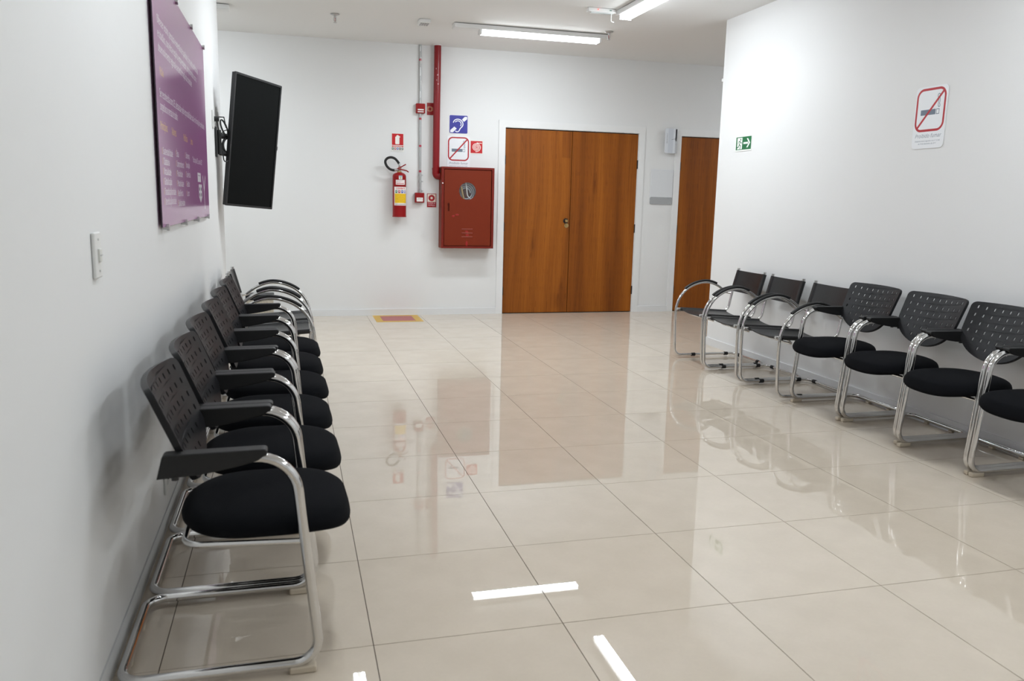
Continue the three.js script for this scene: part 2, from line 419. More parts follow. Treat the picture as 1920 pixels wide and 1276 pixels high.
function cushion(cx, a, b) {
  // rings from the middle of the top over the rounded edge to the middle of the underside
  const prof = [[0, 0.474], [0.25, 0.4738], [0.5, 0.472], [0.7, 0.468], [0.82, 0.4625], [0.9, 0.456], [0.955, 0.447], [0.985, 0.436], [1, 0.424], [0.992, 0.412], [0.97, 0.404], [0.92, 0.399], [0.75, 0.396], [0.4, 0.395], [0, 0.395]];
  const N = 64, pos = [], idx = [], uv = [];
  prof.forEach(([r, y], ring) => {
    for (let k = 0; k < N; k++) {
      const th = (k / N) * Math.PI * 2, c = Math.cos(th), s = Math.sin(th), e = 2 / (c > 0 ? 3.1 : 3.1 + 0.7 * c);
      const x = Math.sign(c) * Math.pow(Math.abs(c), e) * a, z = Math.sign(s) * Math.pow(Math.abs(s), e) * b * (c < 0 ? 1 - 0.07 * c * c : 1);
      const fx = Math.max(0, (x * r / a - 0.35) / 0.65), mid = 1 - Math.pow(z * r / b, 2);
      const lip = -0.012 * fx * fx - (ring > 6 ? 0.016 * fx * Math.max(0, mid) : 0);   // waterfall front, deepest in the middle
      pos.push(cx + x * r, y + lip, z * r); uv.push((x * r) / 0.5, (z * r) / 0.5);
    }
  });
  for (let i = 0; i < prof.length - 1; i++) for (let k = 0; k < N; k++) {
    const p = i * N + k, q = i * N + (k + 1) % N;
    idx.push(p, q, p + N, q, q + N, p + N);
  }
  const g = new THREE.BufferGeometry();
  g.setAttribute('position', new THREE.Float32BufferAttribute(pos, 3));
  g.setAttribute('uv', new THREE.Float32BufferAttribute(uv, 2));
  g.setIndex(idx.reverse()); g.computeVertexNormals();
  return g;
}
function dup(root, [x, y, z], turn, label, group) {
  const r = root.clone(); r.name = numbered(root.name); scene.add(r);
  r.position.set(x, y, z); r.rotation.set(0, turn, 0); r.userData = { ...root.userData, label, group };
  return r;
}
const ordinal = ['first', 'second', 'third', 'fourth', 'fifth', 'sixth'];
const gL = 'perforated chairs along the poster wall', gR = 'perforated chairs along the exit sign wall';
const chair0 = perforatedChair('black perforated chair under the poster, sixth counting away from the leather chairs', gL);
chair0.position.set(-0.685, 0, 0.094 - 0.243);
for (let i = 1; i < 6; i++) {
  dup(chair0, [-0.685 + [0, 0.004, -0.002, 0.006, 0.0, 0.003][i], 0, 0.094 - 0.243 - 0.5145 * i], 0,
    `black perforated chair on the poster side, ${ordinal[5 - i]} counting away from the leather chairs`, gL);
}
const rightChairs = [];
[-2.262, -1.730, -1.207, -0.685].forEach((z, i) => {
  rightChairs.push(dup(chair0, [3.605 + [0.012, 0.022, 0, -0.004][i], 0, z], Math.PI + [0.01, -0.012, 0.006, 0][i],
    i === 2 ? 'black perforated chair with torn seat lining hanging down, under the large no smoking sign'
      : `black perforated chair along the exit sign wall, ${['next to the leather chairs', 'second counting from the leather chairs', '', 'fourth counting from the leather chairs'][i]}`, gR));
});
{ // torn lining under one seat
  const c = rightChairs[2];
  const rag = (pts, x, y, z, turn) => {
    const s = new THREE.Shape(); pts.forEach(([a, b], i) => (i ? s.lineTo(a, b) : s.moveTo(a, b)));
    return new THREE.ExtrudeGeometry(s, { depth: 0.004, bevelEnabled: false }).rotateY(turn).translate(x, y, z);
  };
  obj('torn_lining', rag([[-0.02, 0], [0.025, 0], [0.012, -0.03], [0.004, -0.052], [-0.006, -0.05], [-0.009, -0.025]], 0.53, 0.412, 0.155, 0.5), M.fabric, c);
  obj('torn_lining', rag([[-0.07, 0], [0.08, 0], [0.07, -0.016], [0.055, -0.008], [0.03, -0.02], [0.01, -0.012], [-0.02, -0.026], [-0.045, -0.016], [-0.06, -0.03]], 0.45, 0.408, -0.04, 1.2), M.fabric, c);
}

// ---------------------------------------------------------------- leather sling chairs
function slingGeo(halfWidth, thick, sag, length, nseg = 14) {
  // cross-section in xy (x across, y up), extruded along z
  const s = new THREE.Shape(), f = (x) => sag * (x * x / (halfWidth * halfWidth) - 1);
  s.moveTo(-halfWidth, -thick);
  s.quadraticCurveTo(-halfWidth - thick, 0, -halfWidth, thick); s.lineTo(-halfWidth + 0.021, thick);
  for (let i = 0; i <= nseg; i++) { const x = -halfWidth + 0.034 + (2 * halfWidth - 0.068) * i / nseg; s.lineTo(x, f(x) + thick * 0.62); }
  s.lineTo(halfWidth - 0.021, thick); s.lineTo(halfWidth, thick);
  s.quadraticCurveTo(halfWidth + thick, 0, halfWidth, -thick); s.lineTo(halfWidth - 0.021, -thick);
  for (let i = nseg; i >= 0; i--) { const x = -halfWidth + 0.034 + (2 * halfWidth - 0.068) * i / nseg; s.lineTo(x, f(x) + thick * 0.1); }
  s.lineTo(-halfWidth + 0.021, -thick); s.lineTo(-halfWidth, -thick);
  return new THREE.ExtrudeGeometry(s, { depth: length, bevelEnabled: false, curveSegments: 4 });
}
function leatherChair(label, group) {
  const t = thing('leather_chair', label, 'chair', [0, 0, 0], 0, group);
  const hw = 0.245, r = 0.0108, fy = 0.024, iw = 0.205;
  const arc = (s) => spline([V(0.588, 0.20, s * hw), V(0.592, 0.36, s * hw), V(0.585, 0.46, s * hw), V(0.553, 0.540, s * hw), V(0.490, 0.607, s * hw), V(0.400, 0.650, s * hw), V(0.300, 0.662, s * hw), V(0.200, 0.630, s * hw), V(0.115, 0.570, s * hw)], 40);
  const side = (s) => [...rounded([V(0, fy, 0), V(0, fy, s * hw), V(0.580, fy, s * hw), V(0.588, 0.20, s * hw)], [0, 0.05, 0.062, 0], 8), ...arc(s)];
  const whole = [...side(-1).reverse(), ...side(1).slice(1)];
  obj('frame', tube(whole, r, 12), M.chrome, t);
  for (const s of [-1, 1]) {
    const a = arc(s), pad = a.filter((p) => p.x < 0.505 && p.x > 0.20 && p.y > 0.56).map((p, i, q) => {
      const k = q[Math.min(i + 1, q.length - 1)].clone().sub(q[Math.max(i - 1, 0)]).normalize();
      return p.clone().add(V(-k.y, k.x, 0).multiplyScalar(k.x < 0 ? -0.013 : 0.013));
    });
    obj('armrest', tube(pad, 0.0105, 12, 1.5), M.armPlastic, t);
    // inner rail: seat side, bending up into the back post
    const rail = rounded([V(0.600, 0.436, s * iw), V(0.112, 0.404, s * iw), V(0.078, 0.585, s * iw), V(0.028, 0.772, s * iw)], [0, 0.06, 0.08, 0], 8);
    const rr = obj('seat_rail', tube(rail, 0.0105, 12), M.chrome, t);
    obj('end_cap', cyl(0.0125, 0.016, 0.0265, 0.779, s * iw, 'y', 12), M.chrome, rr);
    obj('link_bar', tube([V(0.575, 0.432, s * (hw + 0.004)), V(0.575, 0.432, s * (iw - 0.012))], 0.0095, 10), M.chrome, t);
    obj('link_bar', tube([V(0.118, 0.571, s * hw), V(0.084, 0.565, s * iw)], 0.009, 8), M.chrome, t);
    obj('floor_sleeve', cyl(0.0145, 0.034, 0.40, fy - 0.001, s * hw, 'x', 14), M.rubber, t);
    obj('floor_sleeve', cyl(0.0145, 0.034, 0, fy - 0.001, s * 0.155, 'z', 14), M.rubber, t);
    obj('floor_sleeve', cyl(0.0145, 0.034, 0.08, fy - 0.001, s * hw, 'x', 14), M.rubber, t);
  }
  obj('cross_bar', tube(rounded([V(0.50, 0.418, -iw), V(0.46, 0.385, -iw), V(0.46, 0.385, iw), V(0.50, 0.418, iw)], 0.03, 5), 0.0075, 8), M.chrome, t);
  obj('cross_bar', tube(rounded([V(0.19, 0.400, -iw), V(0.22, 0.378, -iw), V(0.22, 0.378, iw), V(0.19, 0.400, iw)], 0.03, 5), 0.0075, 8), M.chrome, t);
  // seat sling: from x 0.575 back to 0.13
  const seat = slingGeo(iw + 0.006, 0.0150, 0.022, 0.43).rotateY(-Math.PI / 2).rotateZ(0.0655).translate(0.565, 0.4345, 0);
  obj('seat', seat, M.leather, t);
  const back = slingGeo(iw + 0.006, 0.0150, 0.016, 0.186).rotateX(-Math.PI / 2).rotateY(-Math.PI / 2).rotateZ(0.262).translate(0.0755, 0.588, 0);
  obj('backrest', back, M.leather, t);
  return t;
}
const gT = 'black leather sling chairs with curved chrome arms';
const lc = leatherChair('black leather sling chair with curved arms at the corner of exit sign wall', gT);
lc.position.set(3.598, 0, -3.888); lc.rotation.y = Math.PI;
dup(lc, [3.592, 0, -3.345], Math.PI + 0.012, 'middle one of three black leather sling chairs along the exit sign wall', gT);
dup(lc, [3.604, 0, -2.800], Math.PI - 0.008, 'black leather sling chair beside the perforated chairs on exit sign wall', gT);
dup(lc, [-0.668, 0, -3.47], 0, 'black leather sling chair beside the perforated chairs, below the television', gT);
dup(lc, [-0.668, 0, -4.00], 0.01, 'black leather sling chair at the end of the poster side row', gT);

// ---------------------------------------------------------------- signs
function signMat(tex, rough = 0.4) { return std({ map: tex, roughness: rough }); }
function sign(name, label, category, w, h, r, depth, tex, pos, turn, side = M.white, rough) {
  const m = obj(name, plateGeo(w, h, r, depth), [signMat(tex, rough), side]);
  m.position.copy(pos); m.rotation.y = turn;
  return tag(m, label, category);
}
function fromPixels(u0, v0, u1, v1) {            // a plate on the back wall between two photo corners
  const a = onZ(u0, v0, ZB), b = onZ(u1, v1, ZB);
  return { w: Math.abs(b.x - a.x), h: Math.abs(a.y - b.y), pos: V((a.x + b.x) / 2, (a.y + b.y) / 2, ZB + 0.0005) };
}
function noSmoking(c, w, h) {
  c.fillStyle = '#eef0f3'; c.fillRect(0, 0, w, h);
  const s = w / 240;
  c.lineWidth = 13 * s; c.strokeStyle = '#b3121f';
  c.beginPath(); c.roundRect(15 * s, 16 * s, 208 * s, 226 * s, 44 * s); c.stroke();
  c.fillStyle = '#6c7888'; c.fillRect(48 * s, 127 * s, 112 * s, 30 * s);
  c.strokeStyle = '#6c7888'; c.lineWidth = 3.5 * s;
  c.strokeRect(166 * s, 129 * s, 20 * s, 26 * s);
  c.lineWidth = 4 * s;
  c.beginPath(); c.moveTo(186 * s, 118 * s); c.bezierCurveTo(170 * s, 118 * s, 176 * s, 104 * s, 176 * s, 84 * s); c.bezierCurveTo(178 * s, 70 * s, 166 * s, 66 * s, 168 * s, 52 * s); c.bezierCurveTo(172 * s, 42 * s, 186 * s, 44 * s, 182 * s, 58 * s); c.bezierCurveTo(182 * s, 70 * s, 190 * s, 78 * s, 184 * s, 96 * s); c.bezierCurveTo(184 * s, 104 * s, 192 * s, 110 * s, 186 * s, 118 * s); c.stroke();
  c.strokeStyle = '#b3121f'; c.lineWidth = 13 * s;
  c.beginPath(); c.moveTo(28 * s, 229 * s); c.lineTo(211 * s, 30 * s); c.stroke();
  c.fillStyle = '#7a828e'; c.textAlign = 'center'; c.font = `italic ${29 * s}px sans-serif`;
  c.fillText('Proibido fumar', 119 * s, 282 * s);
  c.font = `italic ${11 * s}px sans-serif`;
  c.fillText('Estabelecimento segundo a Lei nº 12.546', 119 * s, 304 * s, 190 * s);
  c.fillText('de 14 de dezembro de 2011', 119 * s, 319 * s, 140 * s);
}
const smokeTex = canvasTexture(480, 684, noSmoking);
{
  const f = fromPixels(838, 254, 881, 313);
  sign('no_smoking_sign', 'white no smoking sign with red square ring between the blue ear sign and red cabinet', 'sign', 0.264, 0.376, 0.028, 0.004, smokeTex, V(f.pos.x, f.pos.y - 0.02, ZB + 0.0005), 0);
  const a = onPlane(1722, 166, 'x', XR), b = onPlane(1713, 276, 'x', XR), c = onPlane(1775, 167, 'x', XR);
  sign('no_smoking_sign', 'white no smoking sign with red square ring on the wall above perforated chairs', 'sign', 0.264, 0.376, 0.028, 0.004, smokeTex, V(XR - 0.0005, 1.894, -2.098), -Math.PI / 2);
}
{
  const f = fromPixels(843, 215.5, 876.3, 250.5);
  sign('hearing_sign', 'blue square sign with white ear and diagonal bar above the red cabinet', 'sign', f.w, f.h, 0.012, 0.004, canvasTexture(384, 384, (c, w) => {
    const s = w / 100;
    c.fillStyle = '#33339a'; c.fillRect(0, 0, w, w); c.strokeStyle = '#5a5ab8'; c.lineWidth = 1.5 * s; c.strokeRect(0, 0, w, w);
    c.fillStyle = '#f2f4f8';
    c.beginPath(); c.moveTo(4 * s, 96 * s); c.lineTo(4 * s, 84 * s); c.lineTo(26 * s, 63 * s); c.lineTo(40 * s, 74 * s); c.lineTo(19 * s, 96 * s); c.closePath(); c.fill();
    c.beginPath(); c.moveTo(97 * s, 6 * s); c.lineTo(84 * s, 6 * s); c.lineTo(69 * s, 22 * s); c.lineTo(79 * s, 35 * s); c.lineTo(97 * s, 20 * s); c.closePath(); c.fill();
    c.strokeStyle = '#f2f4f8'; c.lineCap = 'butt'; c.lineWidth = 5.5 * s;
    c.beginPath(); c.moveTo(21 * s, 42 * s); c.bezierCurveTo(24 * s, 16 * s, 66 * s, 12 * s, 74 * s, 44 * s); c.bezierCurveTo(77 * s, 64 * s, 59 * s, 66 * s, 55 * s, 82 * s); c.bezierCurveTo(50 * s, 94 * s, 38 * s, 94 * s, 32 * s, 87 * s); c.stroke();
    c.lineWidth = 4.5 * s;
    c.beginPath(); c.moveTo(32 * s, 39 * s); c.bezierCurveTo(38 * s, 26 * s, 60 * s, 28 * s, 64 * s, 46 * s); c.quadraticCurveTo(65 * s, 53 * s, 60 * s, 59 * s); c.stroke();
  }), f.pos, 0);
}
{
  const f = fromPixels(881.5, 263, 905, 289);
  sign('hose_sign', 'small red sign with white coiled hose above the cabinet corner', 'sign', f.w, f.h, 0.001, 0.003, canvasTexture(256, 276, (c, w, h) => {
    c.fillStyle = '#f0ece2'; c.fillRect(0, 0, w, h); c.fillStyle = '#c8101a'; c.fillRect(10, 10, w - 20, h - 26);
    c.strokeStyle = '#f6efe6'; c.lineWidth = 13; c.beginPath();
    for (let a = 0; a < Math.PI * 6.4; a += 0.1) { const r = 8 + a * 4.1, x = 124 + r * Math.cos(a + 0.5), y = 138 + r * Math.sin(a + 0.5); a ? c.lineTo(x, y) : c.moveTo(x, y); }
    c.stroke(); c.fillStyle = '#f6efe6'; c.fillRect(128, 44, 108, 14); c.fillRect(140, 36, 8, 30);
  }), f.pos, 0);
}
{
  const f = fromPixels(733.5, 249.5, 757.5, 284.5);
  sign('extinguisher_sign', 'red and white fire extinguisher sign above the extinguisher', 'sign', f.w, f.h, 0.001, 0.003, canvasTexture(256, 360, (c, w, h) => {
    c.fillStyle = '#ecebe6'; c.fillRect(0, 0, w, h); c.fillStyle = '#c40f18'; c.fillRect(14, 6, 228, 226); c.fillRect(14, 244, 228, 22);
    c.fillStyle = '#f7f4ee'; c.beginPath(); c.roundRect(80, 64, 84, 150, 12); c.fill(); c.fillRect(100, 44, 44, 26);
    c.beginPath(); c.moveTo(104, 44); c.lineTo(128, 30); c.lineTo(182, 66); c.lineTo(176, 80); c.lineTo(130, 52); c.closePath(); c.fill();
    c.font = 'bold 17px sans-serif'; c.textAlign = 'center'; c.fillText('EXTINTOR DE PÓ ABC', 128, 261, 210);
    ['#3c6a4a', '#b33b48', '#3f59b0', '#333333', '#555f58'].forEach((k, i) => { c.fillStyle = k; c.fillRect(12 + i * 48, 280, 38, 44); c.fillStyle = '#ecebe6'; c.beginPath(); c.arc(31 + i * 48, 300, 10, 0, 7); c.fill(); });
    c.fillStyle = '#888'; c.fillRect(30, 340, 196, 4);
  }), f.pos, 0);
}
{
  const f = fromPixels(800.5, 362.5, 817.8, 388.5);
  sign('alarm_sign', 'dark red fire alarm sign with ring symbol beside the alarm call point', 'sign', f.w, f.h, 0.001, 0.003, canvasTexture(256, 380, (c, w, h) => {
    c.fillStyle = '#a30b1c'; c.fillRect(0, 0, w, h); c.fillStyle = '#f0e6d8'; c.fillRect(16, 16, 224, 216);
    c.fillStyle = '#a80a18'; c.beginPath(); c.arc(128, 124, 88, 0, 7); c.fill(); c.fillStyle = '#f0e6d8'; c.beginPath(); c.arc(128, 124, 33, 0, 7); c.fill();
    c.textAlign = 'center'; c.font = 'bold 38px sans-serif'; c.fillStyle = '#ffd9dd'; c.fillText('ALARME DE', 128, 278, 216); c.fillText('INCÊNDIO', 128, 334, 184);
    c.font = '12px sans-serif'; c.fillText('NBR 13434-2', 186, 362);
  }), f.pos, 0);
}
{
  const f = fromPixels(800.5, 192.5, 823, 216.5);
  sign('siren_sign', 'dark red sign with yellow siren symbol partly behind the red pipe', 'sign', f.w, f.h, 0.001, 0.003, canvasTexture(256, 280, (c, w, h) => {
    c.fillStyle = '#a01018'; c.fillRect(0, 0, w, h); c.strokeStyle = '#e8c99a'; c.lineWidth = 12; c.strokeRect(20, 96, 80, 90);
    c.lineWidth = 8; for (const y of [112, 140, 168]) { c.beginPath(); c.moveTo(104, y); c.lineTo(130, y); c.stroke(); }
  }), f.pos, 0);
}
{
  const a = onPlane(1381.5, 257.5, 'x', XR), b = onPlane(1408.8, 281, 'x', XR);
  sign('exit_sign', 'green exit sign with running figure and arrow pointing right', 'sign', 0.262, 0.128, 0.001, 0.003, canvasTexture(512, 250, (c, w, h) => {
    c.fillStyle = '#eef2ec'; c.fillRect(0, 0, w, h); c.fillStyle = '#0f6b3c'; c.fillRect(12, 10, w - 24, h - 34);
    c.fillStyle = '#f3f8f1'; c.fillRect(52, 24, 160, 190);
    c.fillStyle = '#0f5a36'; c.beginPath(); c.arc(158, 54, 16, 0, 7); c.fill();
    c.strokeStyle = '#0f5a36'; c.lineWidth = 17; c.lineJoin = 'round'; c.lineCap = 'round';
    c.beginPath(); c.moveTo(140, 78); c.lineTo(120, 134); c.lineTo(160, 160); c.lineTo(146, 206); c.stroke();
    c.beginPath(); c.moveTo(120, 134); c.lineTo(100, 172); c.lineTo(52, 188); c.stroke();
    c.lineWidth = 12; c.beginPath(); c.moveTo(140, 80); c.lineTo(98, 86); c.lineTo(80, 120); c.stroke(); c.beginPath(); c.moveTo(142, 82); c.lineTo(164, 112); c.lineTo(196, 108); c.stroke();
    c.fillStyle = '#f3f8f1'; c.fillRect(250, 102, 150, 32);
    c.beginPath(); c.moveTo(352, 42); c.lineTo(396, 42); c.lineTo(468, 118); c.lineTo(396, 194); c.lineTo(352, 194); c.lineTo(422, 118); c.closePath(); c.fill();
  }), V(XR - 0.0005, 1.862, -4.283), -Math.PI / 2);
}
{ // room name plate standing out from the wall beside the second door, and the panel under it
  const f = thing('projecting_door_sign', 'pale grey projecting room sign with sideways lettering beside the single door', 'sign', [4.245, 2.07, ZB]);
  obj('plate', plateGeo(0.15, 0.29, 0.016, 0.006).translate(-0.02, 0, 0.05), [signMat(canvasTexture(256, 496, (c, w, h) => {
    c.fillStyle = '#dfe3e9'; c.fillRect(0, 0, w, h); c.fillStyle = '#cfd4dc'; c.fillRect(70, 0, 110, h);
    c.save(); c.translate(52, 300); c.rotate(-Math.PI / 2); c.fillStyle = '#4c4f57'; c.font = '24px sans-serif'; c.fillText('SALA MULTIUSO 2', 0, 0); c.restore();
    c.strokeStyle = '#6a6d74'; c.lineWidth = 5; c.beginPath(); c.moveTo(146, 222); c.lineTo(190, 212); c.lineTo(240, 208); c.stroke();
  })), M.white], f);
  obj('bracket', rbox(0.03, 0.285, 0.055, 0.004, 0.05, 0, 0.0285), std({ color: rgb(0.47, 0.48, 0.50), roughness: 0.4 }), f);
  const a = onZ(1221.5, 317, ZB), b = onZ(1259.5, 383.5, ZB), w = b.x - a.x, h = a.y - b.y;
  const p = thing('wall_panel_sign', 'white wall panel with grey rounded strip at its base beside the single door', 'sign', [(a.x + b.x) / 2 - 0.004, (a.y + b.y) / 2, ZB]);
  obj('panel', rbox(w, h - 0.085, 0.008, 0.003, 0, 0.043, 0.0045), std({ color: rgb(0.74, 0.755, 0.775), roughness: 0.35 }), p);
  obj('grey_strip', plateGeo(w, 0.085, 0.018, 0.010).translate(0, -h / 2 + 0.043, 0.0005), std({ color: rgb(0.40, 0.41, 0.42), roughness: 0.4 }), p);
}

// ---------------------------------------------------------------- fire equipment on the back wall
{ // red riser with an elbow into the cabinet
  const t = thing('fire_pipe', 'thick red fire water pipe running down from the ceiling into the cabinet', 'pipe', [1.372, 0, ZB + 0.075]);
  const r = 0.0385;
  obj('riser', tube([V(0.012, H, 0), V(0.005, 2.3, 0), V(0, 1.63, 0)], r, 24), M.redPipe, t);
  obj('elbow', tube(rounded([V(0, 1.655, 0), V(0, 1.575, 0), V(0.046, 1.575, 0)], 0.044, 10), r + 0.003, 24), M.redPipe, t);
  obj('collar', [cyl(r + 0.006, 0.022, 0.001, 1.650, 0, 'y', 24), cyl(r + 0.005, 0.014, 0.038, 1.575, 0, 'x', 24)], M.redPipe, t);
  obj('worn_sticker', [0, 1, 2, 3].map((i) => rbox(0.008 + 0.006 * (i % 2), 0.014, 0.003, 0.001, [-0.01, 0.006, -0.004, 0.012][i], [2.72, 2.655, 2.60, 2.56][i], r - 0.001)), std({ color: rgb(0.52, 0.30, 0.30), roughness: 0.7 }), t);
  obj('plaster_ring', new THREE.TorusGeometry(r + 0.003, 0.006, 6, 20).rotateX(Math.PI / 2).translate(0.012, H - 0.004, 0), M.wall, t);
}
{ // grey conduit with red bands
  const top = onZ(788.5, 85, ZB + 0.02), bot = onZ(787, 362, ZB + 0.02), L = (v) => { const p = onZ(788.3 - (v - 85) * 0.005, v, ZB + 0.02); return p.y; };
  const t = thing('conduit', 'thin grey metal conduit with red bands between the red alarm boxes', 'conduit', [1.203, 0, ZB + 0.02]);
  const cw = 0.0125;
  obj('pipe', tube([V(0, H, 0), V(0, L(194), 0)], cw, 14), M.galvanised, t);
  obj('pipe', tube([V(0, L(212), 0), V(0, L(362), 0)], cw, 14), M.galvanised, t);
  const bandMat = std({ color: rgb(0.45, 0.03, 0.06), roughness: 0.5 });
  for (const v of [112, 222.5, 273.5, 321]) obj('red_band', cyl(cw + 0.0012, 0.022, 0, L(v), 0, 'y', 14), bandMat, t);
  for (const v of [328, 340, 357.5]) {
    obj('clamp', [cyl(cw + 0.004, 0.026, 0, L(v), 0, 'y', 14), rbox(0.05, 0.012, 0.008, 0.002, 0.008, L(v), 0.004)], M.galvanised, t);
  }
  obj('worn_paint', [0, 1, 2, 3, 4].map((i) => rbox(0.007, 0.05 + 0.02 * (i % 3), 0.003, 0.001, (i % 2 ? 0.004 : -0.003), 2.93 - i * 0.12, cw - 0.0008)), M.white, t);
}
function redBox(name, label, u0, v0, u1, v1, plateDraw, plateRect) {
  const a = onZ(u0, v0, ZB + 0.05), b = onZ(u1, v1, ZB + 0.05), w = b.x - a.x, h = a.y - b.y;
  const t = thing(name, label, 'alarm', [(a.x + b.x) / 2, (a.y + b.y) / 2, ZB]);
  obj('box', rbox(w, h, 0.052, 0.007, 0, 0, 0.0265), M.redPaint, t);
  plateDraw(t, w, h);
  return t;
}
redBox('alarm_sounder', 'red alarm sounder box with two white grille slots on the conduit', 780.3, 193.3, 797.3, 212.5, (t, w, h) => {
  obj('grille_slot', rbox(w * 0.68, h * 0.13, 0.004, 0.002, 0, -h * 0.14, 0.054), M.white, t);
  obj('grille_slot', rbox(w * 0.68, h * 0.11, 0.004, 0.002, 0, -h * 0.36, 0.054), M.white, t);
});
redBox('alarm_call_point', 'red alarm call point box with white plate at the conduit foot', 778.3, 361, 795.6, 380, (t, w, h) => {
  obj('plate', plateGeo(w * 0.68, h * 0.40, 0.003, 0.003).translate(0, -h * 0.18, 0.0525), [signMat(canvasTexture(192, 128, (c, W, Hh) => {
    c.fillStyle = '#f1edea'; c.fillRect(0, 0, W, Hh); c.fillStyle = '#2a2a2a'; c.font = 'bold 20px sans-serif'; c.textAlign = 'center'; c.fillText('EMERGÊNCIA', 96, 46, 110);
    c.fillStyle = '#999'; c.font = '15px sans-serif'; c.fillText('quebre o vidro', 96, 76, 100); c.fillStyle = '#555'; c.fillRect(18, 56, 8, 18); c.fillRect(166, 56, 8, 18);
  })), M.white], t);
});
{ // extinguisher
  const z = ZB + 0.095, c = onZ(748.8, 366, z), yb = onZ(749, 406.5, z).y, ys = onZ(747.5, 330, z).y, r = 0.0745;
  const t = thing('fire_extinguisher', 'red fire extinguisher with black hose loop hanging on the wall', 'extinguisher', [c.x, 0, z]);
  const top = ys + 0.05;
  const body = new THREE.LatheGeometry([[0, yb], [r - 0.012, yb], [r - 0.003, yb + 0.004], [r, yb + 0.014], [r, ys], [r - 0.006, ys + 0.018], [r - 0.025, ys + 0.032], [0.020, ys + 0.043], [0.018, top], [0, top]].map(([a, b]) => new THREE.Vector2(a, b)), 36);
  obj('cylinder', body, M.redPaint, t);
  obj('base_ring', new THREE.LatheGeometry([[r + 0.001, yb], [r + 0.004, yb + 0.004], [r + 0.001, yb + 0.012]].map(([a, b]) => new THREE.Vector2(a, b)), 30), M.redPaint, t);
  obj('neck_ring', cyl(0.024, 0.012, 0, top - 0.004, 0, 'y', 18), M.brass, t);
  obj('valve', [cyl(0.016, 0.045, 0, top + 0.018, 0, 'y', 16), rbox(0.034, 0.026, 0.026, 0.005, 0.006, top + 0.045, 0)], std({ color: rgb(0.38, 0.25, 0.22), roughness: 0.4, metalness: 0.6 }), t);
  const px = (u, v) => { const p = onZ(u, v, z + 0.01); return V(p.x - c.x, p.y, 0.01); };
  obj('lever', tube([px(744.5, 316.5), px(751, 313.5), px(761, 308)], 0.006, 8, 1.8), M.redPaint, t);
  obj('carry_handle', tube([px(748, 317), px(757, 318.5), px(763, 320.2), px(766, 322.6)], 0.0065, 8, 1.8), M.redPaint, t);
  obj('hose', tube(spline([px(743.5, 318.2), px(737, 318.8), px(730, 316), px(724, 309), px(722.5, 302), px(726, 296.8), px(733, 294.8), px(740, 297), px(745.5, 302.5), px(749.5, 309)], 50), 0.0135, 12), M.rubber, t);
  obj('hose_fitting', [tube([px(739.5, 318.6), px(745.5, 318.2)], 0.0145, 10), tube([px(748, 306.6), px(750.3, 310.5)], 0.0145, 10)], M.steel, t);
  const wrap = (name, v0, v1, half, off, draw, w, h) => {
    const y0 = onZ(749, v0, z + r).y, y1 = onZ(749, v1, z + r).y;
    const g = new THREE.CylinderGeometry(r + 0.0012, r + 0.0012, y0 - y1, 20, 1, true, off - half, 2 * half).translate(0, (y0 + y1) / 2, 0);
    obj(name, g, std({ map: canvasTexture(w, h, draw), roughness: 0.4, side: THREE.DoubleSide }), t);
  };
  const face = 0.11;   // labels turned towards the room
  wrap('label', 350, 385, 1.05, face, (g, w, h) => {
    g.fillStyle = '#efe9e6'; g.fillRect(0, 0, w, h); g.fillStyle = '#c21f2a'; g.font = 'bold 54px sans-serif'; g.textAlign = 'center'; g.fillText('COMBATE', w / 2, 54, w - 40);
    ['#4b8d74', '#b2475a', '#4a5fb2', '#8b93c8'].forEach((k, i) => { g.fillStyle = k; g.fillRect(36 + i * 82, 74, 60, 64); g.fillStyle = '#efe9e6'; g.fillRect(52 + i * 82, 92, 26, 16); });
    g.fillStyle = '#efc21a'; g.fillRect(14, 148, w - 28, 210); g.fillStyle = '#8a6a10'; g.font = '17px sans-serif';
    ['INSTRUÇÕES DE USO', '1 ROMPA O LACRE', '2 APERTE O GATILHO', '3 DIRIJA O JATO À BASE DO FOGO', 'PÓ QUÍMICO ABC', 'PRESSURIZADO 4 KG'].forEach((s, i) => g.fillText(s, w / 2, 182 + i * 30, w - 60));
    g.fillStyle = '#9a8d8d'; g.fillRect(30, 376, w - 60, 8); g.fillRect(30, 392, w - 60, 6);
  }, 384, 412);
  wrap('inspection_label', 337, 346, 0.72, face - 0.05, (g, w, h) => {
    g.fillStyle = '#f0e4e2'; g.fillRect(0, 0, w, h); g.fillStyle = '#7a6a6c'; g.font = '20px sans-serif'; g.fillText('MANUTENÇÃO', 14, 30); g.fillText('RECARGA', 14, 56); g.fillStyle = '#c2444c'; g.fillRect(14, 74, w - 40, 12);
  }, 208, 110);
  wrap('seal_sticker', 329, 336, 0.26, face - 0.05, (g, w, h) => {
    g.fillStyle = '#cfe0df'; g.fillRect(0, 0, w, h); g.fillStyle = '#c9a64a'; g.beginPath(); g.arc(w / 2, h * 0.62, 20, 0, 7); g.fill(); g.fillStyle = '#6f97b5'; g.fillRect(8, 8, w - 16, 26);
  }, 80, 110);
  obj('wall_hook', [rbox(0.03, 0.12, 0.012, 0.003, 0, ys - 0.02, -0.089), rbox(0.02, 0.02, 0.03, 0.003, 0, ys + 0.0, -0.078)], M.steel, t);
}
